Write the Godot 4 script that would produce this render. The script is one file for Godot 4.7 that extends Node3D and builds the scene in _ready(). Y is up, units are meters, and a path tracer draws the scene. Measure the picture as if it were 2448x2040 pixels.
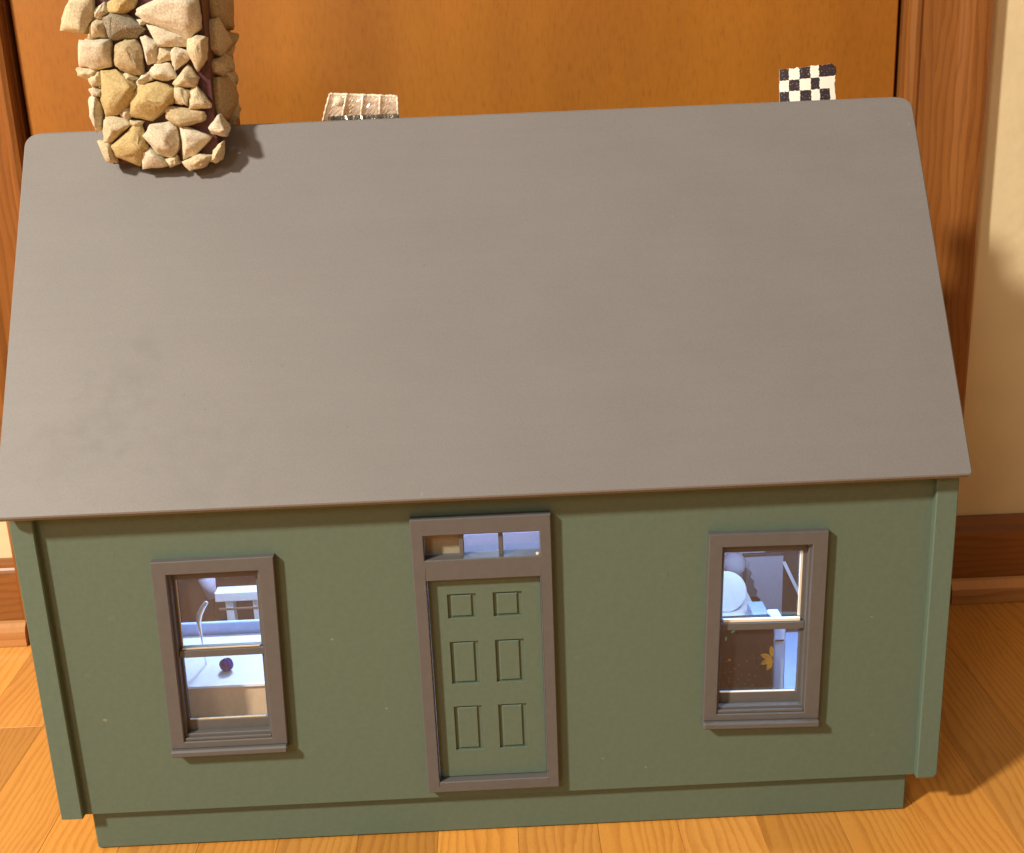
extends Node3D
# A painted wooden dolls' house with a stone chimney, standing on an oak floor in front of a closed door.
# Units are metres; the house front lies in the plane z = 0, y is up.

const STONES := [
	["front", "pale", 12, [-1.9, 119.7, 14.7, 126.5, 36.6, 125.7, 36.7, 107.0, 28.0, 100.5, 1.7, 111.4, -3.2, 116.0]],
	["front", "pale", 9, [-31.9, 119.4, -24.9, 124.3, -23.4, 118.3, -27.8, 114.8, -31.7, 114.9]],
	["front", "gold", 10, [-22.5, 124.2, -15.0, 127.7, -3.3, 127.2, -6.5, 120.6, -15.0, 116.5, -22.5, 119.0]],
	["front", "cream", 13, [-45.4, 128.8, -32.1, 128.3, -34.2, 114.3, -40.9, 106.3, -54.6, 109.1, -51.7, 117.9]],
	["front", "cream", 10, [-37.3, 109.1, -32.6, 114.2, -26.5, 112.8, -27.0, 103.5, -35.9, 102.3]],
	["front", "grey", 10, [-26.2, 114.7, -21.1, 117.5, -10.4, 115.6, -0.5, 106.9, -7.5, 101.9, -25.0, 101.1, -26.5, 107.2]],
	["front", "pale", 6, [-5.2, 113.1, -0.5, 112.9, 1.5, 110.2, -2.5, 109.3]],
	["front", "pale", 9, [2.2, 109.1, 7.7, 108.9, 27.9, 99.8, 25.7, 94.6, 7.6, 96.0]],
	["front", "pale", 12, [-44.4, 101.1, -34.5, 101.1, -25.1, 100.4, -25.8, 84.4, -35.5, 83.3, -46.4, 85.3]],
	["front", "cream", 8, [-48.2, 83.8, -36.3, 83.3, -35.9, 80.2, -42.0, 76.6, -48.1, 79.2]],
	["front", "tan", 11, [-21.2, 97.2, -14.1, 99.6, -7.7, 100.1, -5.3, 94.3, -5.0, 79.0, -12.2, 78.5, -18.9, 81.9, -22.5, 85.1]],
	["front", "pale", 9, [-3.6, 101.0, -0.3, 102.0, 7.7, 96.8, 4.8, 86.3, -1.0, 85.0]],
	["front", "cream", 8, [7.5, 95.3, 15.2, 93.5, 15.2, 86.6, 3.8, 84.8]],
	["front", "pale", 9, [15.9, 92.7, 19.3, 94.4, 26.1, 91.5, 26.4, 86.9, 16.8, 80.4, 14.5, 87.4]],
	["front", "cream", 11, [27.7, 98.3, 33.7, 101.4, 39.0, 99.3, 37.5, 86.5, 31.8, 79.1, 26.9, 91.5]],
	["front", "pale", 9, [0.8, 80.3, 4.4, 83.2, 13.3, 84.8, 16.1, 75.1, 8.0, 73.9, 0.2, 75.7]],
	["front", "pale", 8, [-10.6, 73.1, -5.2, 77.5, -0.1, 79.6, -0.0, 74.2, -8.4, 71.4]],
	["front", "cream", 10, [14.0, 71.3, 25.0, 82.4, 30.5, 74.5, 29.0, 69.1, 16.2, 68.9]],
	["front", "gold", 12, [-31.9, 80.8, -23.0, 81.3, -22.3, 75.1, -11.6, 71.6, -11.8, 63.8, -25.4, 52.7, -33.4, 53.0, -34.4, 63.2]],
	["front", "cream", 7, [-19.6, 77.3, -16.1, 79.4, -10.1, 76.1, -12.3, 72.4, -17.6, 74.1]],
	["front", "cream", 8, [-41.9, 77.4, -34.3, 80.2, -33.9, 72.5, -40.4, 71.2]],
	["front", "pale", 8, [-42.3, 69.7, -38.9, 70.7, -34.4, 68.6, -35.0, 64.8, -41.1, 66.6]],
	["front", "pale", 10, [-43.6, 63.6, -38.9, 64.9, -36.1, 57.0, -37.8, 44.5, -41.3, 43.1, -43.1, 52.6]],
	["front", "gold", 13, [-10.1, 70.7, 3.8, 72.5, 14.4, 67.4, 12.5, 58.9, 3.8, 53.8, -3.4, 47.9, -16.7, 51.5, -13.9, 60.0]],
	["front", "cream", 9, [15.2, 67.8, 18.6, 68.8, 24.6, 65.5, 21.9, 57.0, 14.1, 58.9]],
	["front", "cream", 9, [24.6, 65.5, 29.7, 68.3, 37.3, 57.2, 36.2, 54.9, 23.3, 54.6]],
	["front", "pale", 8, [-24.4, 54.2, -19.8, 58.3, -16.7, 57.0, -17.1, 51.6, -20.3, 48.5, -24.0, 51.1]],
	["front", "tan", 10, [6.9, 55.7, 10.6, 56.7, 31.8, 51.9, 32.0, 46.4, 15.3, 42.4, 8.0, 49.0]],
	["front", "cream", 11, [-34.8, 49.1, -30.3, 52.1, -20.2, 49.3, -18.3, 45.3, -31.8, 35.6, -36.8, 35.0]],
	["front", "gold", 11, [-33.2, 31.7, -16.1, 43.6, -11.9, 45.1, -9.8, 36.3, -9.0, 29.9, -15.5, 18.2, -29.2, 25.1]],
	["front", "pale", 13, [-8.4, 37.8, -3.8, 44.7, 7.6, 45.8, 12.9, 42.5, 13.1, 31.3, 8.0, 22.8, -1.5, 25.6]],
	["front", "pale", 10, [-11.8, 27.6, -6.7, 29.0, 1.4, 22.3, 3.2, 17.4, -12.5, 16.4]],
	["front", "cream", 8, [2.1, 21.4, 10.5, 23.5, 11.5, 18.6, 5.5, 16.5]],
	["front", "pale", 10, [15.6, 41.6, 19.3, 42.2, 34.7, 35.2, 23.7, 24.5, 15.2, 21.7]],
	["front", "cream", 10, [14.9, 19.3, 26.0, 23.6, 34.9, 22.5, 28.3, 15.5, 19.1, 13.5]],
	["front", "pale", 11, [35.5, 41.5, 42.8, 49.1, 47.6, 41.0, 45.3, 35.6, 37.4, 37.5]],
	["front", "cream", 9, [-41.6, 35.2, -33.3, 34.1, -33.3, 30.9, -30.6, 21.2, -37.8, 22.3]],
	["front", "cream", 7, [-17.9, 48.4, -10.0, 47.3, -12.9, 43.5, -17.6, 44.9]],
	["front", "cream", 9, [33.7, 19.3, 36.1, 25.6, 43.3, 31.7, 41.2, 20.6, 36.9, 18.4]],
	["side", "tan", 8, [-7.1, 125.7, 53, 130.2, 42.9, 105.4, 12.3, 106.8, -6.8, 112.9]],
	["side", "cream", 9, [-14.6, 109.6, -5.0, 111.5, 26.1, 95.1, -3.6, 87.8, -18.0, 92.3]],
	["side", "tan", 9, [13.8, 103.7, 41.8, 102.0, 35.9, 92.8, 19.3, 90.2]],
	["side", "cream", 8, [-21.0, 83.3, -4.1, 86.2, 5.8, 79.9, -7.9, 74.7, -20.8, 77.3]],
	["side", "cream", 8, [6.3, 88.6, 23.3, 87.0, 24.4, 74.7, 7.2, 76.7]],
	["side", "tan", 9, [-22.2, 72.8, 18.7, 73.2, 19.4, 60.1, 6.1, 43.7, -23, 48.6]],
	["side", "cream", 8, [20.5, 63.3, 27.0, 42.9, 8.3, 42.7, 9.1, 52.5]],
]

var M := {}
var rng := RandomNumberGenerator.new()
var used := {}
var warp: Array = []      # four corners (bottom left, bottom right, top right, top left) that bend a part to its slightly crooked frame
var warp_size := Vector2.ONE
var house: Node3D


func _ready() -> void:
	rng.seed = 41
	# camera
	var cam := Camera3D.new()
	cam.name = "camera"
	cam.position = Vector3(0.0101, 0.5204, 0.7192)
	cam.rotation = Vector3(-0.3033, -0.0118, -0.0418)
	cam.fov = 39.46
	cam.near = 0.02
	cam.far = 60.0
	add_child(cam)
	cam.current = true
	# surroundings: a dim warm room, no sky
	var env := Environment.new()
	env.background_mode = Environment.BG_COLOR
	env.background_color = Color(0.235, 0.170, 0.108).linear_to_srgb()
	env.background_energy_multiplier = 1.0
	env.tonemap_mode = Environment.TONE_MAPPER_LINEAR
	env.tonemap_exposure = 1.0
	env.sdfgi_enabled = true
	env.ssao_enabled = true
	env.ssil_enabled = true
	var we := WorldEnvironment.new()
	we.name = "surroundings"
	we.environment = env
	add_child(we)
	# two warm ceiling bulbs of the room, up to the left and behind the camera
	room_lamp(Vector3(-1.88, 2.15, 1.6), 12.8, 0.12)
	room_lamp(Vector3(-1.45, 2.06, 2.9), 2.2, 0.36)

	materials()
	room()
	dollhouse()
	chimney()
	windows()
	front_door()
	inside_left()
	inside_right()
	on_the_ridge()


func room_lamp(at: Vector3, energy: float, size: float) -> void:
	var l := OmniLight3D.new()
	l.name = "room_light"
	l.position = at
	l.light_color = Color(1.0, 0.885, 0.715).linear_to_srgb()
	l.light_energy = energy
	l.light_size = size
	l.omni_range = 12.0
	l.omni_attenuation = 2.0
	l.shadow_enabled = true
	add_child(l, true)


# ---------------------------------------------------------------- materials
func lin(r: float, g: float, b: float) -> Color:
	return Color(r, g, b).linear_to_srgb()


func noise(freq: float, s: int, octaves := 4) -> FastNoiseLite:
	var n := FastNoiseLite.new()
	n.seed = s
	n.frequency = freq
	n.noise_type = FastNoiseLite.TYPE_SIMPLEX_SMOOTH
	n.fractal_octaves = octaves
	return n


func noise_tex(freq: float, s: int, lo: float, hi: float, normal := false, bump := 4.0, octaves := 4) -> NoiseTexture2D:
	var t := NoiseTexture2D.new()
	t.width = 512
	t.height = 512
	t.seamless = true
	t.noise = noise(freq, s, octaves)
	if normal:
		t.as_normal_map = true
		t.bump_strength = bump
	else:
		var g := Gradient.new()
		g.set_color(0, Color(lo, lo, lo))
		g.set_color(1, Color(hi, hi, hi))
		t.color_ramp = g
	return t


func paint(called: String, c: Color, rough: float, tex: Texture2D = null, scale := 6.0, nrm: Texture2D = null, nscale := 0.3) -> StandardMaterial3D:
	var m := StandardMaterial3D.new()
	m.resource_name = called
	m.albedo_color = c
	m.roughness = rough
	m.uv1_triplanar = true
	m.uv1_scale = Vector3.ONE * scale
	if tex:
		m.albedo_texture = tex
	if nrm:
		m.normal_enabled = true
		m.normal_texture = nrm
		m.normal_scale = nscale
	M[called] = m
	return m


# Sawn wood: growth rings of a trunk cut lengthwise, in strips side by side; u across, v along the grain.
func wood_tex(s: int, strips: int, light: Color, dark: Color, ring_mm: float, strip_mm: float, length_mm: float, contrast: float) -> ImageTexture:
	var w := 512
	var h := 1024
	var n1 := noise(0.004, s, 3)
	var n2 := noise(0.02, s + 7, 3)
	var fine := noise(0.5, s + 13, 2)
	var r := RandomNumberGenerator.new()
	r.seed = s
	var data := PackedByteArray()
	data.resize(w * h * 3)
	var sw := w / strips
	for k in strips:
		var off := r.randf_range(-0.8, 0.8) * strip_mm
		var deep := r.randf_range(4.0, 26.0)
		var tilt := r.randf_range(0.010, 0.035) * (1.0 if r.randf() < 0.5 else -1.0)
		var tone := r.randf_range(0.86, 1.08)
		var bow := r.randf_range(0.0, 40.0)
		for py in h:
			var v := float(py) / h * length_mm
			var d := deep + tilt * (v - length_mm * 0.5)
			for px in sw:
				var u := (float(px) / sw - 0.5) * strip_mm + off
				var wob: float = n1.get_noise_2d(u * 3.0 + k * 300.0, v) * 9.0 + n2.get_noise_2d(u * 8.0 + k * 170.0, v * 0.7) * 1.6
				var q := sqrt((u + wob) * (u + wob) + d * d + bow) / ring_mm
				var f := q - floorf(q)
				var line := smoothstep(0.35, 0.92, f) * (1.0 - smoothstep(0.94, 1.0, f))
				var pore: float = maxf(0.0, fine.get_noise_2d(u * 14.0 + k * 91.0, v * 0.35)) * 0.5
				var broad: float = n1.get_noise_2d(u * 6.0 + 900.0, v * 0.5 + k * 77.0) * 0.25
				var t := clampf(contrast * (line * 0.75 + pore) + broad * contrast, 0.0, 1.0)
				var c := light.lerp(dark, t) * tone
				var i := (py * w + k * sw + px) * 3
				data[i] = int(clampf(c.r, 0.0, 1.0) * 255.0)
				data[i + 1] = int(clampf(c.g, 0.0, 1.0) * 255.0)
				data[i + 2] = int(clampf(c.b, 0.0, 1.0) * 255.0)
	return ImageTexture.create_from_image(Image.create_from_data(w, h, false, Image.FORMAT_RGB8, data))


# Rotary-cut veneer: faint broad bands and many short pores along the grain.
func veneer_tex(s: int, light: Color, dark: Color) -> ImageTexture:
	var w := 1024
	var h := 1024
	var band := noise(0.006, s, 4)
	var pores := noise(0.35, s + 3, 2)
	var fleck := noise(0.06, s + 5, 3)
	var data := PackedByteArray()
	data.resize(w * h * 3)
	for y in h:
		for x in w:
			var b: float = band.get_noise_2d(x, y * 0.12) * 0.55
			var p: float = pores.get_noise_2d(x, y * 0.09)
			var f: float = fleck.get_noise_2d(x * 2.2, y * 0.8)
			var t := clampf(0.38 + b + maxf(0.0, p - 0.15) * 0.55 + f * 0.12 + maxf(0.0, f - 0.45) * 0.8, 0.0, 1.0)
			var c := light.lerp(dark, t)
			var i := (y * w + x) * 3
			data[i] = int(c.r * 255.0)
			data[i + 1] = int(c.g * 255.0)
			data[i + 2] = int(c.b * 255.0)
	return ImageTexture.create_from_image(Image.create_from_data(w, h, false, Image.FORMAT_RGB8, data))


# Hand-brushed grey paint on plywood: faint sideways strokes, dull smudges with a shape of their own, a few bare specks.
func roof_tex() -> ImageTexture:
	var w := 1024
	var h := 512
	var stroke := noise(0.05, 71, 3)
	var cloud := noise(0.006, 72, 4)
	var grit := noise(0.7, 73, 1)
	var r := RandomNumberGenerator.new()
	r.seed = 5
	var data := PackedByteArray()
	data.resize(w * h * 3)
	var smudges := [Vector3(135, 165, 42), Vector3(110, 120, 50), Vector3(70, 70, 60), Vector3(215, 60, 70), Vector3(150, 205, 22)]
	for y in h:
		for x in w:
			var t: float = 1.0 + stroke.get_noise_2d(x * 0.08, y) * 0.008 + cloud.get_noise_2d(x, y * 1.3) * 0.018 + grit.get_noise_2d(x, y) * 0.055
			for s in smudges:
				var e: float = Vector2(x - s.x, (h - y) - s.y).length() / s.z + cloud.get_noise_2d(x * 5.0, y * 5.0) * 0.9
				t -= 0.03 * clampf(1.0 - e, 0.0, 1.0)
			var i := (y * w + x) * 3
			data[i] = int(clampf(t * 236.0, 0, 255))
			data[i + 1] = int(clampf(t * 235.0, 0, 255))
			data[i + 2] = int(clampf(t * 235.0, 0, 255))
	for k in 9:
		var px := r.randi_range(20, w - 20)
		var py := r.randi_range(20, h - 20)
		if k == 0:
			px = 1015; py = 40
		if k == 1:
			px = 445; py = 503
		for dy in 2 if k > 1 else 4:
			for dx in 2:
				var i := ((py + dy) * w + px + dx) * 3
				for c in 3:
					data[i + c] = 255 if k < 4 else 205
	return ImageTexture.create_from_image(Image.create_from_data(w, h, false, Image.FORMAT_RGB8, data))


# Black and white squares printed on a torn scrap of white card.
func check_tex() -> ImageTexture:
	var w := 256
	var h := 192
	var img := Image.create_empty(w, h, false, Image.FORMAT_RGB8)
	img.fill(Color(0.97, 0.96, 0.93))
	var n := noise(0.06, 9, 3)
	var n2 := noise(0.3, 10, 2)
	var cols := [0.0, 0.165, 0.355, 0.555, 0.715, 1.0]
	for y in h:
		for x in w:
			var u := (x + n.get_noise_2d(x, y) * 4.0) / w
			var v := (y + n.get_noise_2d(x + 500, y) * 4.0) / h
			var row := clampi(int(v * 3.06), 0, 3)
			var col := 0
			for k in 5:
				if u >= cols[k]:
					col = k
			if row == 2 and u > 0.90 or row == 3 and u > 0.80:
				continue
			if (row + col) % 2 == 0:
				var worn: float = clampf(0.045 + n2.get_noise_2d(x * 0.4, y * 0.4) * 0.07 + maxf(0.0, n.get_noise_2d(x * 1.4, y * 1.4) - 0.38) * 2.2, 0.02, 0.9)
				img.set_pixel(x, y, Color(worn + 0.14, worn + 0.09, worn + 0.12))
	return ImageTexture.create_from_image(img)


# Dark upholstery print: one large yellow blossom cut by the edge, small leaves and buds.
func floral_tex() -> ImageTexture:
	var w := 256
	var h := 320
	var img := Image.create_empty(w, h, false, Image.FORMAT_RGB8)
	var n := noise(0.05, 21, 4)
	var r := RandomNumberGenerator.new()
	r.seed = 8
	for y in h:
		for x in w:
			var t: float = 0.5 + 0.5 * n.get_noise_2d(x, y)
			img.set_pixel(x, y, Color(0.05, 0.022, 0.03).lerp(Color(0.10, 0.05, 0.05), t * t))
	for a in [[100, 1], [160, 1], [205, 1], [245, 1], [300, 1], [345, 1], [30, 1]]:
		petal(img, Vector2(252, 172), deg_to_rad(a[0]), 60.0, 19.0, Color(0.78, 0.58, 0.13))
	for spot in [[42, 36, 30, 24.0], [20, 78, 80, 22.0], [60, 12, 15, 16.0]]:
		petal(img, Vector2(spot[0], spot[1]), deg_to_rad(spot[2]), spot[3], 6.0, Color(0.25, 0.68, 0.42))
	petal(img, Vector2(30, 174), 0.4, 14.0, 8.0, Color(0.85, 0.55, 0.15))
	for k in 26:
		var c := Color(0.50, 0.28, 0.22).lerp(Color(0.40, 0.30, 0.40), r.randf())
		petal(img, Vector2(r.randf_range(10, 190), r.randf_range(150, 310)), r.randf() * TAU, r.randf_range(5, 13), r.randf_range(2, 4), c)
	return ImageTexture.create_from_image(img)


func petal(img: Image, at: Vector2, turn: float, length: float, wide: float, c: Color) -> void:
	var dir := Vector2(cos(turn), -sin(turn))
	for k in 60:
		var t := k / 59.0
		var half := wide * sin(PI * pow(t, 0.75)) * (0.35 + 0.65 * t) + 0.6
		var p := at + dir * (5.0 + t * length)
		for q in int(half * 2.0) + 1:
			var s := p + dir.orthogonal() * (q - half)
			if s.x >= 0 and s.y >= 0 and s.x < img.get_width() and s.y < img.get_height():
				img.set_pixel(int(s.x), int(s.y), c * (0.88 + 0.12 * t) if absf(q - half) > 1.0 else c * 0.8)


func materials() -> void:
	var fine := noise_tex(0.02, 3, 0.955, 1.0)
	var brush := noise_tex(0.035, 4, 0.0, 1.0, true, 3.0)
	var grain_n := noise_tex(0.09, 6, 0.0, 1.0, true, 5.0)
	paint("green", lin(0.108, 0.163, 0.127), 0.62, fine, 16.0, grain_n, 0.10)
	paint("green_trim", lin(0.113, 0.177, 0.143), 0.6, fine, 16.0, grain_n, 0.10)
	paint("scuff", lin(0.19, 0.24, 0.17), 0.7)
	paint("taupe", lin(0.116, 0.115, 0.120), 0.6, fine, 9.0, brush, 0.14)
	paint("wall_paint", lin(0.82, 0.71, 0.46), 0.75, fine, 1.2, grain_n, 0.05)
	paint("white", lin(0.72, 0.72, 0.74), 0.45, fine, 14.0)
	paint("pale_blue", lin(0.38, 0.53, 0.84), 0.5, fine, 14.0)
	paint("lavender", lin(0.30, 0.275, 0.32), 0.9, fine, 30.0, grain_n, 0.4)
	paint("room_white", lin(0.62, 0.62, 0.66), 0.8, fine, 5.0)
	paint("dark_brown", lin(0.050, 0.032, 0.024), 0.6, fine, 9.0)
	paint("mid_brown", lin(0.20, 0.13, 0.09), 0.6, fine, 9.0)
	paint("tan_board", lin(0.36, 0.31, 0.22), 0.8, fine, 14.0)
	paint("warm_board", lin(0.82, 0.62, 0.42), 0.6, fine, 14.0)
	paint("raw_wood", lin(0.50, 0.37, 0.20), 0.6, fine, 14.0)
	paint("cream_strip", lin(0.82, 0.78, 0.66), 0.4)
	paint("purple", lin(0.016, 0.008, 0.20), 0.95)
	paint("maroon", lin(0.085, 0.028, 0.035), 0.32, fine, 20.0, brush, 0.5)
	paint("gap_black", lin(0.012, 0.008, 0.006), 0.9)
	paint("mdf_edge", lin(0.17, 0.14, 0.115), 0.7, fine, 12.0)
	var roof := paint("roof_paint", lin(0.232, 0.235, 0.252), 0.55, roof_tex(), 1.0, brush, 0.18)
	roof.uv1_triplanar = false
	roof.uv1_scale = Vector3.ONE
	roof.normal_enabled = false

	var chrome := paint("chrome", lin(0.72, 0.74, 0.78), 0.12)
	chrome.metallic = 1.0
	var foil := paint("foil", lin(0.80, 0.78, 0.74), 0.18)
	foil.metallic = 1.0
	var clear := paint("clear_plastic", Color(1.0, 0.97, 0.92, 0.30), 0.10)
	clear.uv1_triplanar = false
	clear.transparency = BaseMaterial3D.TRANSPARENCY_ALPHA
	var rim := paint("frosted_plastic", lin(0.85, 0.78, 0.66), 0.22)
	rim.clearcoat_enabled = true
	rim.clearcoat = 1.0
	rim.clearcoat_roughness = 0.08
	var glass := paint("glass", Color(1, 1, 1, 0.012), 0.03)
	glass.uv1_triplanar = false
	glass.transparency = BaseMaterial3D.TRANSPARENCY_ALPHA
	var led := paint("led", lin(0.75, 0.85, 1.0), 0.5)
	led.emission_enabled = true
	led.emission = Color(0.8, 0.9, 1.0)
	led.emission_energy_multiplier = 3.0

	var oak := StandardMaterial3D.new()
	oak.resource_name = "oak"
	oak.albedo_texture = wood_tex(11, 4, Color(0.92, 0.66, 0.32), Color(0.72, 0.46, 0.185), 5.0, 57.0, 700.0, 0.5)
	oak.roughness = 0.34
	M.oak = oak
	# boards of the floor differ a little in tone
	M.boards = []
	for tint in [Color(1, 1, 1), Color(0.95, 0.93, 0.90), Color(1.0, 0.98, 0.95), Color(0.97, 0.96, 0.98), Color(0.94, 0.92, 0.89)]:
		var b := oak.duplicate()
		b.resource_name = "oak_board"
		b.albedo_color = tint
		M.boards.append(b)
	var trim := StandardMaterial3D.new()
	trim.resource_name = "stained_trim"
	trim.albedo_texture = wood_tex(29, 2, Color(0.66, 0.42, 0.20), Color(0.47, 0.27, 0.115), 7.0, 75.0, 1000.0, 0.45)
	trim.roughness = 0.32
	M.trim = trim
	var pale_trim := trim.duplicate()
	pale_trim.resource_name = "shoe"
	pale_trim.albedo_color = Color(1, 1, 1)
	pale_trim.albedo_texture = wood_tex(37, 2, Color(0.86, 0.62, 0.38), Color(0.66, 0.42, 0.21), 8.5, 75.0, 1000.0, 0.55)
	pale_trim.roughness = 0.28
	M.shoe = pale_trim
	var door := StandardMaterial3D.new()
	door.resource_name = "door_veneer"
	door.albedo_texture = veneer_tex(51, Color(0.69, 0.445, 0.135), Color(0.565, 0.345, 0.085))
	door.roughness = 0.42
	M.door = door

	var pits := noise_tex(0.03, 31, 0.72, 1.0)
	var pits2 := noise_tex(0.06, 32, 0.30, 1.0)
	var stone_n := noise_tex(0.06, 33, 0.0, 1.0, true, 8.0)
	paint("stone_pale", lin(0.90, 0.83, 0.66), 0.85, pits, 30.0, stone_n, 0.45)
	paint("stone_cream", lin(0.86, 0.76, 0.53), 0.85, pits, 30.0, stone_n, 0.45)
	paint("stone_gold", lin(0.74, 0.59, 0.29), 0.85, pits, 30.0, stone_n, 0.45)
	paint("stone_tan", lin(0.66, 0.54, 0.33), 0.85, pits, 24.0, stone_n, 0.45)
	paint("stone_grey", lin(0.74, 0.67, 0.52), 0.9, pits2, 34.0, stone_n, 0.9)
	var card := paint("printed_card", Color.WHITE, 0.7)
	card.uv1_triplanar = false
	card.uv1_scale = Vector3.ONE
	card.albedo_texture = check_tex()
	var floral := paint("floral_cloth", Color.WHITE, 0.95)
	floral.uv1_triplanar = false
	floral.uv1_scale = Vector3.ONE
	floral.albedo_texture = floral_tex()


# ---------------------------------------------------------------- objects
func numbered(called: String) -> String:
	if not used.has(called):
		used[called] = 0
		return called
	used[called] += 1
	return "%s_%03d" % [called, used[called]]


func thing(called: String, label: String, category: String, at := Vector3.ZERO, group := "") -> Node3D:
	var o := Node3D.new()
	o.name = numbered(called)
	o.position = at
	o.set_meta("label", label)
	o.set_meta("category", category)
	if group:
		o.set_meta("group", group)
	add_child(o)
	return o


func tag(o: Node3D, label: String, category: String, group := "") -> Node3D:
	o.set_meta("label", label)
	o.set_meta("category", category)
	if group:
		o.set_meta("group", group)
	return o


func structure(o: Node3D) -> Node3D:
	o.set_meta("kind", "structure")
	return o


func put(called: String, st: SurfaceTool, m: Material, parent: Node = self, at := Vector3.ZERO) -> MeshInstance3D:
	var o := MeshInstance3D.new()
	o.name = numbered(called) if parent == self else called
	st.generate_normals()
	if m.get("normal_enabled"):
		st.generate_tangents()
	o.mesh = st.commit()
	o.material_override = m
	o.position = at
	parent.add_child(o, true)
	return o


func begin(smooth := false) -> SurfaceTool:
	var st := SurfaceTool.new()
	st.begin(Mesh.PRIMITIVE_TRIANGLES)
	st.set_smooth_group(0 if smooth else -1)
	return st


func bent(p: Vector3) -> Vector3:
	if warp.is_empty():
		return p
	var s := p.x / warp_size.x
	var t := p.y / warp_size.y
	var a: Vector2 = warp[0] * (1 - s) + warp[1] * s
	var b: Vector2 = warp[3] * (1 - s) + warp[2] * s
	var q := a * (1 - t) + b * t
	return Vector3(q.x, q.y, p.z)


# One flat face, turned so that it faces the way «out» points.
func face(st: SurfaceTool, pts: Array, out: Vector3, uvs: Array = []) -> void:
	var p: Array = []
	for v in pts:
		p.append(bent(v))
	var nrm: Vector3 = (p[1] - p[0]).cross(p[2] - p[0])
	var order: Array = range(p.size())
	if nrm.dot(out) > 0.0:
		order.reverse()
	for k in range(1, p.size() - 1):
		for i in [order[0], order[k], order[k + 1]]:
			if uvs.size():
				st.set_uv(uvs[i])
			else:
				st.set_uv(flat_uv(pts[i], out))
			st.add_vertex(p[i])


var uv_grain := 1          # axis that the grain follows
var uv_size := Vector2.ONE # metres across and along that one texture covers
var uv_off := Vector2.ZERO


func flat_uv(p: Vector3, _out: Vector3) -> Vector2:
	var along: float = p[uv_grain]
	var across: float = p.x + p.y + p.z - along
	return Vector2(across / uv_size.x, along / uv_size.y) + uv_off


# A box with its edges chamfered by c.
func box(st: SurfaceTool, lo: Vector3, hi: Vector3, c := 0.0) -> void:
	var mid := (lo + hi) * 0.5
	if c <= 0.0:
		for ax in 3:
			for sgn in [-1, 1]:
				var u := (ax + 1) % 3
				var v := (ax + 2) % 3
				var pts: Array = []
				for k in [[0, 0], [1, 0], [1, 1], [0, 1]]:
					var p := Vector3.ZERO
					p[ax] = hi[ax] if sgn > 0 else lo[ax]
					p[u] = hi[u] if k[0] else lo[u]
					p[v] = hi[v] if k[1] else lo[v]
					pts.append(p)
				var out := Vector3.ZERO
				out[ax] = sgn
				face(st, pts, out)
		return
	var half := (hi - lo) * 0.5
	for ax in 3:
		var u := (ax + 1) % 3
		var v := (ax + 2) % 3
		for sgn in [-1.0, 1.0]:
			var pts: Array = []
			for k in [[-1, -1], [1, -1], [1, 1], [-1, 1]]:
				var p := Vector3.ZERO
				p[ax] = sgn * half[ax]
				p[u] = k[0] * (half[u] - c)
				p[v] = k[1] * (half[v] - c)
				pts.append(mid + p)
			var out := Vector3.ZERO
			out[ax] = sgn
			face(st, pts, out)
		for su in [-1.0, 1.0]:
			for sv in [-1.0, 1.0]:
				var pts: Array = []
				for k in [[0, -1], [0, 1], [1, 1], [1, -1]]:
					var p := Vector3.ZERO
					p[ax] = k[1] * (half[ax] - c)
					p[u] = su * (half[u] - (c if k[0] else 0.0))
					p[v] = sv * (half[v] - (0.0 if k[0] else c))
					pts.append(mid + p)
				var out := Vector3.ZERO
				out[u] = su
				out[v] = sv
				face(st, pts, out)
	for sx in [-1.0, 1.0]:
		for sy in [-1.0, 1.0]:
			for sz in [-1.0, 1.0]:
				face(st, [mid + Vector3(sx * half.x, sy * (half.y - c), sz * (half.z - c)), mid + Vector3(sx * (half.x - c), sy * half.y, sz * (half.z - c)), mid + Vector3(sx * (half.x - c), sy * (half.y - c), sz * half.z)], Vector3(sx, sy, sz))


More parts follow.
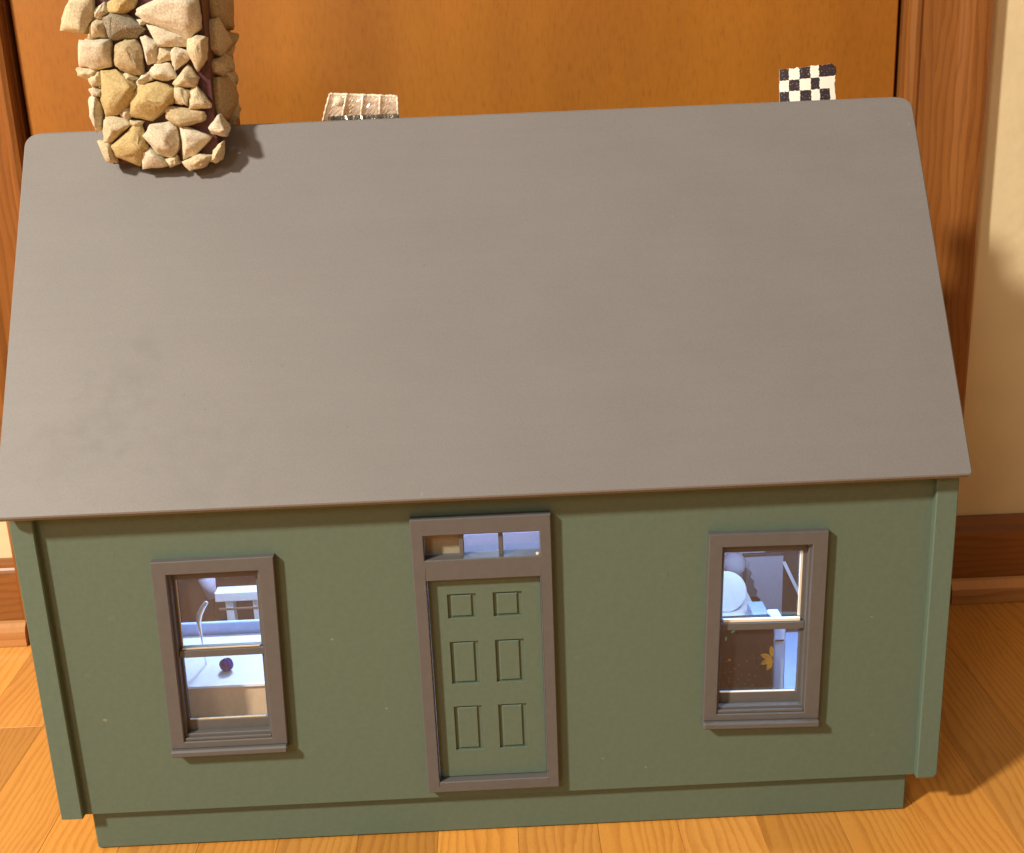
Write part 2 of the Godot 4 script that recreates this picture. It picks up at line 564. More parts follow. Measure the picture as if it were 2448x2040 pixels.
# A board from z0 to z1 with rectangular openings (each Rect2); the front edges of the board and of the openings are eased by c.
func board(st: SurfaceTool, r: Rect2, holes: Array, z0: float, z1: float, c := 0.0) -> void:
	var xs: Array = [r.position.x, r.end.x]
	var ys: Array = [r.position.y, r.end.y]
	for h in holes:
		for v in [h.position.x, h.end.x]:
			if not xs.has(v): xs.append(v)
		for v in [h.position.y, h.end.y]:
			if not ys.has(v): ys.append(v)
	xs.sort()
	ys.sort()
	var solid := func(i: int, j: int) -> bool:
		if i < 0 or j < 0 or i >= xs.size() - 1 or j >= ys.size() - 1:
			return false
		var m := Vector2((xs[i] + xs[i + 1]) * 0.5, (ys[j] + ys[j + 1]) * 0.5)
		for h in holes:
			if h.has_point(m):
				return false
		return true
	# how far a grid corner of the front face is drawn back from open sides
	var drawn := func(i: int, j: int) -> Vector3:
		var dx := 0.0
		var dy := 0.0
		var a: bool = solid.call(i - 1, j - 1)
		var b: bool = solid.call(i, j - 1)
		var d: bool = solid.call(i - 1, j)
		var e: bool = solid.call(i, j)
		if not (a or d): dx = c
		elif not (b or e): dx = -c
		elif a != b and d == e or d != e and a == b: dx = (c if (not a and b) or (not d and e) else -c)
		if not (a or b): dy = c
		elif not (d or e): dy = -c
		elif a != d and b == e or b != e and a == d: dy = (c if (not a and d) or (not b and e) else -c)
		return Vector3(xs[i] + dx, ys[j] + dy, z1)
	for i in xs.size() - 1:
		for j in ys.size() - 1:
			if not solid.call(i, j):
				continue
			var g := [[i, j], [i + 1, j], [i + 1, j + 1], [i, j + 1]]
			var fr: Array = []
			var lo: Array = []
			var bk: Array = []
			for k in g:
				fr.append(drawn.call(k[0], k[1]))
				lo.append(Vector3(xs[k[0]], ys[k[1]], z1 - c))
				bk.append(Vector3(xs[k[0]], ys[k[1]], z0))
			face(st, fr, Vector3.BACK)
			face(st, bk, Vector3.FORWARD)
			var sides := [[0, 1, 0, -1], [1, 2, 1, 0], [2, 3, 0, 1], [3, 0, -1, 0]]
			for s in sides:
				if solid.call(i + s[2], j + s[3]):
					continue
				var out := Vector3(s[2], s[3], 0)
				if c > 0.0:
					face(st, [fr[s[0]], fr[s[1]], lo[s[1]], lo[s[0]]], out + Vector3.BACK)
				face(st, [lo[s[0]], lo[s[1]], bk[s[1]], bk[s[0]]], out)


# An outline (counter-clockwise, in the plane of «ex» and «ey») pushed along «ez» from 0 to deep, its front edge eased by c.
func slab(st: SurfaceTool, pts: PackedVector2Array, o: Vector3, ex: Vector3, ey: Vector3, ez: Vector3, deep: float, c := 0.0, uv_scale := Vector2.ZERO) -> void:
	var n := pts.size()
	var inner := PackedVector2Array()
	for i in n:
		var a := (pts[i] - pts[(i + n - 1) % n]).normalized()
		var b := (pts[(i + 1) % n] - pts[i]).normalized()
		var na := Vector2(-a.y, a.x)
		var nb := Vector2(-b.y, b.x)
		var m := (na + nb).normalized()
		inner.append(pts[i] + m * c / maxf(0.35, m.dot(na)))
	var at := func(p: Vector2, z: float) -> Vector3:
		return o + ex * p.x + ey * p.y + ez * z
	var uv := func(p: Vector2) -> Vector2:
		return Vector2(p.x / uv_scale.x + 0.5, 1.0 - p.y / uv_scale.y)
	var mapped := uv_scale != Vector2.ZERO
	var tris := Geometry2D.triangulate_polygon(inner)
	for k in range(0, tris.size(), 3):
		var t := [inner[tris[k]], inner[tris[k + 1]], inner[tris[k + 2]]]
		face(st, [at.call(t[0], deep), at.call(t[1], deep), at.call(t[2], deep)], ez, [uv.call(t[0]), uv.call(t[1]), uv.call(t[2])] if mapped else [])
	tris = Geometry2D.triangulate_polygon(pts)
	for k in range(0, tris.size(), 3):
		var t := [pts[tris[k]], pts[tris[k + 1]], pts[tris[k + 2]]]
		face(st, [at.call(t[0], 0.0), at.call(t[1], 0.0), at.call(t[2], 0.0)], -ez, [uv.call(t[0]), uv.call(t[1]), uv.call(t[2])] if mapped else [])
	for i in n:
		var j := (i + 1) % n
		var e := pts[j] - pts[i]
		var out := ex * e.y - ey * e.x
		var u4 := [uv.call(pts[i]), uv.call(pts[j]), uv.call(pts[j]), uv.call(pts[i])] if mapped else []
		face(st, [at.call(pts[i], 0.0), at.call(pts[j], 0.0), at.call(pts[j], deep - c), at.call(pts[i], deep - c)], out, u4)
		if c > 0.0:
			face(st, [at.call(pts[i], deep - c), at.call(pts[j], deep - c), at.call(inner[j], deep), at.call(inner[i], deep)], out + ez * out.length(), u4)


func rounded(lo: Vector2, hi: Vector2, r: Array, steps := 5) -> PackedVector2Array:
	# radii: bottom left, bottom right, top right, top left
	var out := PackedVector2Array()
	var cs := [lo, Vector2(hi.x, lo.y), hi, Vector2(lo.x, hi.y)]
	var inw := [Vector2(1, 1), Vector2(-1, 1), Vector2(-1, -1), Vector2(1, -1)]
	for k in 4:
		var mid: Vector2 = cs[k] + inw[k] * r[k]
		if r[k] <= 0.0:
			out.append(cs[k])
			continue
		for s in steps + 1:
			var a := PI + k * PI / 2 + s * PI / 2 / steps
			out.append(mid + Vector2(cos(a), sin(a)) * r[k])
	return out


func tube(st: SurfaceTool, path: Array, radii: Array, sides := 10) -> void:
	var rings: Array = []
	for i in path.size():
		var d: Vector3 = (path[mini(i + 1, path.size() - 1)] - path[maxi(i - 1, 0)]).normalized()
		var ref := Vector3.RIGHT if absf(d.x) < 0.9 else Vector3.UP
		var u := d.cross(ref).normalized()
		var v := d.cross(u)
		var ring: Array = []
		for k in sides:
			var a := TAU * k / sides
			ring.append(path[i] + (u * cos(a) + v * sin(a)) * radii[i])
		rings.append(ring)
	for i in path.size() - 1:
		for k in sides:
			var j := (k + 1) % sides
			face(st, [rings[i][k], rings[i][j], rings[i + 1][j], rings[i + 1][k]], rings[i][k] + rings[i][j] - 2.0 * path[i])
	face(st, rings[0], path[0] - path[1])
	face(st, rings[-1], path[-1] - path[-2])


func ball(st: SurfaceTool, at: Vector3, r: float, rough := 0.0, rings := 10) -> void:
	var p := func(i: int, j: int) -> Vector3:
		var a := PI * i / rings
		var b := TAU * (j % (rings * 2)) / (rings * 2)
		var d := Vector3(sin(a) * cos(b), cos(a), sin(a) * sin(b))
		var k := 1.0 + rough * sin(i * 12.9 + (j % (rings * 2)) * 78.2) * (0.0 if i == 0 or i == rings else 1.0)
		return at + d * r * k
	for i in rings:
		for j in rings * 2:
			var q: Array = [p.call(i, j), p.call(i, j + 1), p.call(i + 1, j + 1), p.call(i + 1, j)]
			if i == 0:
				q.remove_at(1)
			elif i == rings - 1:
				q.remove_at(2)
			face(st, q, q[0] + q[1] + q[2] - 3.0 * at)


# A moulding: a profile (points across, thickness) carried along a line.
func moulding(st: SurfaceTool, profile: PackedVector2Array, o: Vector3, across: Vector3, out: Vector3, along: Vector3, length: float) -> void:
	slab(st, profile, o, across, out, along, length)


# ---------------------------------------------------------------- the room
const FLOOR_Y := -0.008
const BACK_Z := -0.3483
const BACK_TURN := -0.0056


func turned(o: Node3D) -> Node3D:
	o.position = Vector3(0, FLOOR_Y, BACK_Z)
	o.rotation.y = BACK_TURN
	return o


func room() -> void:
	# floor: a base under single oak boards that run towards the viewer
	var st := begin()
	box(st, Vector3(-3, -0.05, -0.47), Vector3(3, -0.0115, 3.5))
	var floor_base := put("floor", st, M.oak, self, Vector3(0, FLOOR_Y, 0))
	structure(floor_base)
	uv_grain = 2
	uv_size = Vector2(0.228, 0.70)
	var wide := 0.057
	for i in range(-19, 19):
		var x0 := i * wide + 0.011
		var z := -0.352 - rng.randf() * 0.5
		while z < 1.3:
			var length := rng.randf_range(0.45, 0.95)
			var z0 := maxf(z, -0.352)
			var z1 := minf(z + length, 1.3)
			if z1 - z0 > 0.02:
				uv_off = Vector2(float(rng.randi_range(0, 3)) / 4.0 - x0 / 0.228, rng.randf())
				st = begin()
				box(st, Vector3(x0 + 0.0001, -0.0115, z0 + 0.0001), Vector3(x0 + wide - 0.0001, 0.0 - rng.randf() * 0.00015, z1 - 0.0001), 0.00015)
				put("plank", st, M.boards[rng.randi_range(0, 4)], floor_base)
			z += length
	uv_off = Vector2.ZERO

	# wall with its door opening, skirting and shoe moulding
	uv_grain = 1
	uv_size = Vector2.ONE
	st = begin()
	board(st, Rect2(-2.2, 0, 4.4, 2.44), [Rect2(-0.3914, 0, 0.7656, 2.04)], -0.12, 0.0)
	var wall := put("wall", st, M.wall_paint)
	structure(turned(wall))
	uv_grain = 0
	uv_size = Vector2(0.15, 1.0)
	var skirt := PackedVector2Array([Vector2(0, 0), Vector2(0.0839, 0), Vector2(0.0839, 0.004), Vector2(0.0822, 0.0062), Vector2(0.0795, 0.0072), Vector2(0.0765, 0.0076), Vector2(0.0745, 0.0092), Vector2(0.0725, 0.0112), Vector2(0.069, 0.0121), Vector2(0, 0.0125)])
	var shoe := PackedVector2Array([Vector2(0.0003, 0.0126), Vector2(0.0236, 0.0126), Vector2(0.0236, 0.0142), Vector2(0.0225, 0.0172), Vector2(0.0195, 0.0203), Vector2(0.015, 0.0223), Vector2(0.009, 0.0231), Vector2(0.0003, 0.0232)])
	var spans := [[-2.2, -0.4592, -0.4555], [0.4449, 2.2, 0.4425]]
	for k in 2:
		var s: Array = spans[k]
		uv_off = Vector2(0.13 + 0.31 * k, 0.2 + 0.43 * k)
		st = begin()
		moulding(st, skirt, Vector3(s[0], 0, 0), Vector3.UP, Vector3.BACK, Vector3.RIGHT, s[1] - s[0])
		put("skirting_board", st, M.trim, wall)
		uv_off = Vector2(0.55 + 0.2 * k, 0.7 - 0.43 * k)
		st = begin()
		var from: float = s[0] if k == 0 else s[2]
		var to: float = s[2] if k == 0 else s[1]
		moulding(st, shoe, Vector3(from, 0, 0), Vector3.UP, Vector3.BACK, Vector3.RIGHT, to - from)
		put("shoe_moulding", st, M.shoe, wall)
	uv_grain = 1

	# the closed flush door with its stained casing
	var d := thing("room_door", "closed flush orange-brown wooden door with stained casing behind the dolls' house", "door")
	turned(d)
	uv_size = Vector2(0.84, 0.62)
	uv_off = Vector2(0.5, 0.3)
	st = begin()
	box(st, Vector3(-0.3850, 0.012, -0.037), Vector3(0.3677, 2.03, -0.002), 0.0012)
	put("door_slab", st, M.door, d)
	uv_size = Vector2(0.15, 1.0)
	for k in 2:
		var sgn := -1.0 if k == 0 else 1.0
		var jamb := -0.3884 if k == 0 else 0.3711
		uv_off = Vector2(0.3 + 0.4 * k, 0.37 * k + 0.1)
		st = begin()
		box(st, Vector3(minf(jamb, jamb + sgn * 0.0029), 0, -0.115), Vector3(maxf(jamb, jamb + sgn * 0.0029), 2.037, 0.001))
		put("jamb", st, M.trim, d)
		st = begin()
		box(st, Vector3(minf(jamb, jamb - sgn * 0.011), 0, -0.052), Vector3(maxf(jamb, jamb - sgn * 0.011), 2.03, -0.039))
		put("door_stop", st, M.gap_black, d)
		var inner := -0.3902 if k == 0 else 0.3729
		var width := 0.0688 if k == 0 else 0.0718
		var prof := PackedVector2Array([Vector2(0, 0.0012), Vector2(width, 0.0012), Vector2(width, 0.0125), Vector2(width - 0.003, 0.0155), Vector2(width - 0.008, 0.0168), Vector2(width - 0.018, 0.0168), Vector2(width - 0.024, 0.0150), Vector2(width - 0.029, 0.0128), Vector2(width - 0.034, 0.0120), Vector2(0.016, 0.0108), Vector2(0.012, 0.0106), Vector2(0.0095, 0.0122), Vector2(0.006, 0.0125), Vector2(0.002, 0.0108), Vector2(0, 0.0075)])
		uv_off = Vector2(0.28 + 0.5 * k, 0.05 + 0.33 * k)
		st = begin()
		moulding(st, prof, Vector3(inner, 0, 0), Vector3.RIGHT * sgn, Vector3.BACK, Vector3.UP, 2.105)
		put("casing", st, M.trim, d)
	uv_size = Vector2.ONE
	uv_off = Vector2.ZERO


# ---------------------------------------------------------------- the dolls' house
const EAVE := Vector3(0, 0.2559, 0.0195)
const RIDGE := Vector3(0, 0.4809, -0.1423)


func dollhouse() -> void:
	house = thing("dollhouse", "sage green wooden dolls' house with big grey roof and stone chimney", "dolls house")
	var st := begin()
	board(st, Rect2(-0.2994, 0.0258, 0.5988, 0.2317), [Rect2(-0.2135, 0.0795, 0.0637, 0.1295), Rect2(0.1490, 0.0815, 0.0640, 0.1285), Rect2(-0.0422, 0.0420, 0.0760, 0.1840)], -0.006, 0.0)
	var front := put("front_wall", st, M.green, house)
	# rubbed and chipped spots in the green paint
	for s in [[-0.2725, 0.1335, 0.0035], [-0.2665, 0.0995, 0.0022], [-0.1075, 0.1520, 0.0016], [0.1020, 0.0420, 0.0014], [0.0720, 0.0505, 0.0012], [-0.2500, 0.1750, 0.0042], [-0.1200, 0.0480, 0.0030], [0.1150, 0.1880, 0.0036], [0.2600, 0.0600, 0.0034], [0.2550, 0.1500, 0.0011], [-0.0750, 0.0980, 0.0013], [0.0560, 0.1300, 0.0030]]:
		var pts := PackedVector2Array()
		for k in 9:
			var a := TAU * k / 9.0
			pts.append(Vector2(cos(a), sin(a) * 0.7) * s[2] * rng.randf_range(0.5, 1.0))
		st = begin()
		slab(st, pts, Vector3(s[0], s[1], -0.0005), Vector3.RIGHT, Vector3.UP, Vector3.BACK, 0.0006)
		put("paint_scuff", st, M.scuff if s[2] < 0.003 else M.green_trim, front)
	for sgn in [-1.0, 1.0]:
		st = begin()
		var o := Vector3(0.2996 if sgn > 0 else -0.3050, 0, 0)
		slab(st, PackedVector2Array([Vector2(0.0004, 0.0256), Vector2(0.286, 0.0256), Vector2(0.286, 0.240), Vector2(0.1465, 0.462), Vector2(0.0004, 0.2550)]), o, Vector3.FORWARD, Vector3.UP, Vector3.RIGHT, 0.0054)
		put("side_wall", st, M.green, house)
		st = begin()
		var r := [0.001, 0.0045, 0.0, 0.0] if sgn > 0 else [0.001, 0.0008, 0.0, 0.0]
		var lo := Vector2(0.2909, 0.0256) if sgn > 0 else Vector2(-0.3053, 0.0256)
		var hi := Vector2(0.3053, 0.2580) if sgn > 0 else Vector2(-0.2903, 0.2580)
		slab(st, rounded(lo, hi, r), Vector3.ZERO, Vector3.RIGHT, Vector3.UP, Vector3.BACK, 0.0055, 0.0007)
		put("corner_board", st, M.green_trim, house)
	st = begin()
	box(st, Vector3(-0.2885, -0.0074, -0.272), Vector3(0.2885, 0.0255, -0.0065), 0.0012)
	put("plinth", st, M.green, house)
	st = begin()
	box(st, Vector3(-0.2994, 0.0258, -0.286), Vector3(0.2994, 0.245, -0.281))
	put("back_wall", st, M.room_white, house)
	st = begin()
	box(st, Vector3(-0.2993, 0.0259, -0.2808), Vector3(0.2993, 0.0316, -0.0062))
	put("inner_floor", st, M.mid_brown, house)
	st = begin()
	box(st, Vector3(-0.2993, 0.2385, -0.2808), Vector3(0.2993, 0.2430, -0.0062))
	put("ceiling", st, M.room_white, house)
	for x in [-0.094, 0.086]:
		st = begin()
		box(st, Vector3(x, 0.0317, -0.2807), Vector3(x + 0.004, 0.2384, -0.0063))
		put("partition", st, M.room_white, house)
	st = begin()
	box(st, Vector3(-0.2992, 0.0318, -0.2807), Vector3(-0.0942, 0.2383, -0.2785))
	put("brown_panelling", st, M.dark_brown, house)
	st = begin()
	box(st, Vector3(-0.0898, 0.0318, -0.2807), Vector3(0.0858, 0.1080, -0.2770))
	put("hall_panelling", st, M.lavender, house)
	st = begin()
	box(st, Vector3(-0.0898, 0.1081, -0.2807), Vector3(0.0858, 0.2383, -0.2785))
	put("hall_wallpaper", st, M.pale_blue, house)
	# roof boards
	var up := (RIDGE - EAVE).normalized()
	var out := Vector3.RIGHT.cross(up)
	var length := EAVE.distance_to(RIDGE)
	var outline := rounded(Vector2(-0.3109, 0), Vector2(0.3109, length), [0.002, 0.002, 0.0095, 0.0095], 6)
	for k in outline.size():
		outline[k].x *= lerpf(0.9900, 1.0, outline[k].y / length)
	st = begin()
	slab(st, outline, EAVE - out * 0.006, Vector3.RIGHT, up, out, 0.006, 0.0009, Vector2(0.6218, length))
	put("front_roof", st, M.roof_paint, house)
	var mid := -0.1474
	st = begin()
	var e2 := Vector3(0, EAVE.y, 2.0 * mid - EAVE.z)
	var up2 := Vector3(0, up.y, -up.z)
	var out2 := Vector3(0, out.y, -out.z)
	slab(st, rounded(Vector2(-0.3109, 0), Vector2(0.3109, length), [0.002, 0.002, 0.0095, 0.0095], 6), e2 - out2 * 0.006, Vector3.LEFT, up2, out2, 0.006, 0.0009, Vector2(0.6218, length))
	put("back_roof", st, M.roof_paint, house)
	# small cold LED lights hanging from the ceiling of each room
	for a in [[-0.19, -0.165, 0.042], [0.0, -0.20, 0.036], [0.200, -0.022, 0.040]]:
		st = begin(true)
		ball(st, Vector3(a[0], 0.2335, a[1]), 0.0045)
		var bulb := put("led_light", st, M.led, house)
		var l := OmniLight3D.new()
		l.name = "led_glow"
		l.position = Vector3(a[0], 0.2265, a[1])
		l.light_color = Color(0.46, 0.65, 1.0).linear_to_srgb()
		l.light_energy = a[2]
		l.light_size = 0.004
		l.omni_range = 3.0
		l.omni_attenuation = 2.0
		l.shadow_enabled = true
		bulb.add_child(l, true)


# ---------------------------------------------------------------- chimney
# A broken lump of limestone: the hull of a jittered outline at three heights, its facets roughened a little.
func stone_mesh(pts: PackedVector2Array, thick: float, s: int) -> SurfaceTool:
	var r := RandomNumberGenerator.new()
	r.seed = s
	var mid := Vector2.ZERO
	for p in pts:
		mid += p / pts.size()
	var cloud: Array = []
	for p in pts:
		var d := p - mid
		var grow := 1.0 + 0.0009 / maxf(0.004, d.length())
		cloud.append(Vector3(mid.x + d.x * grow, mid.y + d.y * grow, -0.35 * thick + r.randf() * 0.0004))
		var q := mid + d * grow * r.randf_range(0.97, 1.05)
		cloud.append(Vector3(q.x, q.y, thick * r.randf_range(0.30, 0.62)))
		if r.randf() < 0.8:
			q = mid + d * r.randf_range(0.45, 0.84) + Vector2(r.randf_range(-0.001, 0.001), r.randf_range(-0.001, 0.001))
			cloud.append(Vector3(q.x, q.y, thick * r.randf_range(0.78, 1.12)))
	for k in 2:
		cloud.append(Vector3(mid.x + r.randf_range(-0.25, 0.25) * (pts[0] - mid).length(), mid.y + r.randf_range(-0.25, 0.25) * (pts[0] - mid).length(), thick * r.randf_range(0.98, 1.18)))
	var core := Vector3(mid.x, mid.y, thick * 0.3)
	var rough := noise(1.0, s, 3)
	var worn := func(p: Vector3) -> Vector3:
		var a: float = rough.get_noise_3d(p.x * 260.0, p.y * 260.0, p.z * 260.0)
		var b: float = rough.get_noise_3d(p.x * 700.0 + 40.0, p.y * 700.0, p.z * 700.0)
		return p + (p - core).normalized() * (a * 0.0011 + b * 0.0009 - maxf(0.0, b - 0.25) * 0.003)
	var st := begin(true)
	var n := cloud.size()
	for a in n:
		for b in range(a + 1, n):
			for c in range(b + 1, n):
				var nrm: Vector3 = (cloud[b] - cloud[a]).cross(cloud[c] - cloud[a])
				if nrm.length_squared() < 1e-16:
					continue
				var pos := false
				var neg := false
				for k in n:
					if k == a or k == b or k == c:
						continue
					if nrm.dot(cloud[k] - cloud[a]) > 0.0:
						pos = true
					else:
						neg = true
					if pos and neg:
						break
				if pos and neg:
					continue
				var out := nrm if neg else -nrm
				var tri := [cloud[a], cloud[b], cloud[c]]
				var m := [(tri[0] + tri[1]) * 0.5, (tri[1] + tri[2]) * 0.5, (tri[2] + tri[0]) * 0.5]
				for g in [[tri[0], m[0], m[2]], [m[0], tri[1], m[1]], [m[2], m[1], tri[2]], [m[0], m[1], m[2]]]:
					var w := [(g[0] + g[1]) * 0.5, (g[1] + g[2]) * 0.5, (g[2] + g[0]) * 0.5]
					for f in [[g[0], w[0], w[2]], [w[0], g[1], w[1]], [w[2], w[1], g[2]], [w[0], w[1], w[2]]]:
						face(st, [worn.call(f[0]), worn.call(f[1]), worn.call(f[2])], out)
	return st


func chimney() -> void:
	var st := begin()
	# its underside is notched to sit over the ridge, so the front hangs a little above the roof
	slab(st, PackedVector2Array([Vector2(0.1175, 0.4595), Vector2(0.1390, 0.4595), Vector2(0.1500, 0.400), Vector2(0.203, 0.400), Vector2(0.203, 0.574), Vector2(0.1175, 0.574)]), Vector3(-0.2452, 0, 0), Vector3.FORWARD, Vector3.UP, Vector3.RIGHT, 0.0724)
	var ch := put("chimney", st, M.maroon, house)
	var n := 0
	for row in STONES:
		var pts := PackedVector2Array()
		for k in range(0, row[3].size(), 2):
			pts.append(Vector2(row[3][k], row[3][k + 1]) * 0.001)
		if Geometry2D.is_polygon_clockwise(pts):
			pts.reverse()
		var o := put("stone", stone_mesh(pts, row[2] * 0.001, 100 + n), M["stone_" + row[1]], ch)
		if row[0] == "front":
			o.position = Vector3(-0.2109, 0.4402, -0.1172)
			o.scale = Vector3(0.988, 0.988, 0.988)
		else:
			o.position = Vector3(-0.1733, 0.44, -0.149)
			o.rotation.y = PI / 2
		n += 1
	# the sides turned away from the viewer and the part above, in the same mixed stones
	var tones := ["pale", "cream", "gold", "tan", "pale", "cream"]
	var spots: Array = []
	for row in 6:
		for col in 3:
			var y := 0.026 + row * 0.0185 + rng.randf_range(-0.003, 0.003)
			spots.append(["left", -0.025 + col * 0.025 + rng.randf_range(-0.003, 0.003), y])
			if row < 5:
				spots.append(["back", -0.023 + col * 0.023 + rng.randf_range(-0.003, 0.003), y + 0.025])
	for row in 5:
		spots.append(["right", 0.034 + rng.randf_range(-0.004, 0.006), 0.030 + row * 0.021])
		spots.append(["right", 0.014 + rng.randf_range(-0.004, 0.004), 0.022 + row * 0.024])
	for col in 3:
		for row in 3:
			spots.append(["top", -0.023 + col * 0.023, -0.024 + row * 0.022])
	for s in spots:
		var pts := PackedVector2Array()
		var corners := rng.randi_range(5, 7)
		for k in corners:
			var a := TAU * (k + rng.randf_range(-0.25, 0.25)) / corners
			pts.append(Vector2(s[1], s[2]) + Vector2(cos(a) * 0.0125, sin(a) * 0.0095) * rng.randf_range(0.8, 1.1))
		var o := put("stone", stone_mesh(pts, rng.randf_range(0.007, 0.011), 300 + n), M["stone_" + tones[n % 6]], ch)
		n += 1
		if s[0] == "left":
			o.position = Vector3(-0.2447, 0.44, -0.1605)
			o.rotation.y = -PI / 2
		elif s[0] == "back":
			o.position = Vector3(-0.2130, 0.44, -0.2025)
			o.rotation.y = PI
		elif s[0] == "right":
			o.position = Vector3(-0.1768, 0.44, -0.151)
			o.rotation.y = PI / 2
		elif s[0] == "top":
			o.position = Vector3(-0.2130, 0.5735, -0.1655)
			o.rotation.x = -PI / 2
		else:
			o.position = Vector3(-0.2130, 0.44, -0.1275)


# ---------------------------------------------------------------- windows and front door
func windows() -> void:
	# corners of each casing as it sits on the wall: bottom left, bottom right, top right, top left
	sash_window([Vector2(-0.2225, 0.0777), Vector2(-0.1434, 0.0779), Vector2(-0.1396, 0.2163), Vector2(-0.2192, 0.2158)], "raw_wood", "left of the front door")
	sash_window([Vector2(0.1407, 0.0797), Vector2(0.2203, 0.0776), Vector2(0.2221, 0.2160), Vector2(0.1439, 0.2173)], "cream_strip", "right of the front door")


func sash_window(corners: Array, strip: String, _where: String) -> void:
	var w := 0.0794
	var h := 0.1385
	warp_size = Vector2(w, h)
	warp = corners
	var st := begin()
	board(st, Rect2(0, 0, w, h), [Rect2(0.0093, 0.005, w - 0.0196, h - 0.0144)], 0.0, 0.0058, 0.0005)
	var win := put("window", st, M.taupe, house)
	# jamb and its steps inside the casing
	st = begin()
	board(st, Rect2(0.0089, 0.0046, w - 0.0188, h - 0.0136), [Rect2(0.0108, 0.0094, w - 0.0226, h - 0.0202)], -0.0062, 0.0026, 0.0004)
	put("jamb", st, M.taupe, win)
	st = begin()
	box(st, Vector3(0.0097, 0.0052, 0.0027), Vector3(w - 0.0107, 0.0072, 0.0046), 0.0003)
	put("sill_step", st, M.taupe, win)
	st = begin()
	board(st, Rect2(0.0105, 0.0092, w - 0.0220, h - 0.0198), [Rect2(0.0122, 0.0168, w - 0.0262, 0.0490), Rect2(0.0122, 0.0722, w - 0.0262, h - 0.0722 - 0.0165)], -0.0058, -0.0022, 0.0003)
	put("sash", st, M.taupe, win)
	# rail that stands forward where the two panes meet, with a lighter ledge on it
	st = begin()
	box(st, Vector3(0.0109, 0.0660, -0.0021), Vector3(w - 0.0119, 0.0712, 0.0006), 0.0003)
	put("meeting_rail", st, M.taupe, win)
	st = begin()
	box(st, Vector3(0.0125, 0.0713, -0.0021), Vector3(w - 0.0145, 0.0738 if strip == "cream_strip" else 0.0722, -0.0004), 0.0003)
	put("glazing_strip", st, M[strip], win)
	st = begin()
	if strip == "cream_strip":
		box(st, Vector3(w - 0.0158, 0.0740, -0.0040), Vector3(w - 0.0141, h - 0.0170, -0.0026), 0.0002)
	else:
		box(st, Vector3(0.0123, 0.0723, -0.0040), Vector3(0.0131, h - 0.0170, -0.0026), 0.0002)
	put("glazing_strip", st, M[strip], win)
	st = begin()
	box(st, Vector3(0.0124, 0.0169, -0.0040), Vector3(w - 0.0150, 0.0176, -0.0024), 0.0002)
	put("glazing_strip", st, M[strip], win)
	for pane in [[0.0120, 0.0660], [0.0720, h - 0.0163]]:
		st = begin()
		box(st, Vector3(0.0120, pane[0], -0.0052), Vector3(w - 0.0138, pane[1], -0.0044))
		put("pane", st, M.glass, win)
	st = begin()
	box(st, Vector3(-0.0003, -0.0053, 0.0002), Vector3(w + 0.0003, -0.0001, 0.0092), 0.0012)
	put("sill", st, M.taupe, win)
	warp = []


func front_door() -> void:
	var st := begin()
	board(st, Rect2(-0.0500, 0.0338, 0.0910, 0.2034), [Rect2(-0.0418, 0.2085, 0.0752, 0.0171), Rect2(-0.0416, 0.0420, 0.0746, 0.1518)], 0.0, 0.0066, 0.0006)
	var fr := put("door_frame", st, M.taupe, house)
	st = begin()
	box(st, Vector3(-0.0421, 0.2035, -0.0060), Vector3(0.0337, 0.2084, -0.0001))
	put("transom_ledge", st, M.taupe, fr)
	for x in [[-0.0190, -0.0160], [0.0065, 0.0096]]:
		st = begin()
		box(st, Vector3(x[0], 0.2086, -0.0030), Vector3(x[1], 0.2255, 0.0028), 0.0004)
		put("transom_bar", st, M.taupe, fr)
	st = begin()
	box(st, Vector3(-0.0420, 0.2086, -0.0058), Vector3(-0.0176, 0.2258, -0.0042))
	put("blocked_pane", st, M.tan_board, fr).set_meta("label", "tan card behind the first transom pane")
	for x in [[-0.0174, 0.0080], [0.0082, 0.0336]]:
		st = begin()
		box(st, Vector3(x[0], 0.2086, -0.0056), Vector3(x[1], 0.2258, -0.0048))
		put("transom_pane", st, M.glass, fr)
	st = begin()
	ball(st, Vector3(0.0318, 0.2090, 0.0040), 0.0011, 0.3, 6)
	put("paint_chip", st, M.cream_strip, fr)
	# leaf with six sunk panels
	var rows := [[0.1636, 0.0175], [0.1145, 0.0317], [0.0633, 0.0339]]
	var cols := [[-0.0290, 0.0190], [0.0013, 0.0191]]
	var holes: Array = []
	for r in rows:
		for c in cols:
			holes.append(Rect2(c[0], r[0], c[1], r[1]))
	st = begin()
	board(st, Rect2(-0.0413, 0.0426, 0.0742, 0.1508), holes, 0.0003, 0.0021, 0.0002)
	var leaf := put("front_door", st, M.green, house, Vector3(0, 0, -0.0013))
	st = begin()
	box(st, Vector3(-0.0412, 0.0427, -0.0020), Vector3(0.0328, 0.1933, 0.0002))
	put("backing", st, M.green, leaf)
	for q in holes:
		st = begin()
		var lo: Vector2 = q.position + Vector2(0.0024, 0.0012)
		var hi: Vector2 = q.end - Vector2(0.0030, 0.0012)
		slab(st, PackedVector2Array([lo, Vector2(hi.x, lo.y), hi, Vector2(lo.x, hi.y)]), Vector3(0, 0, 0.0001), Vector3.RIGHT, Vector3.UP, Vector3.BACK, 0.0014, 0.0006)
		put("panel", st, M.green, leaf)


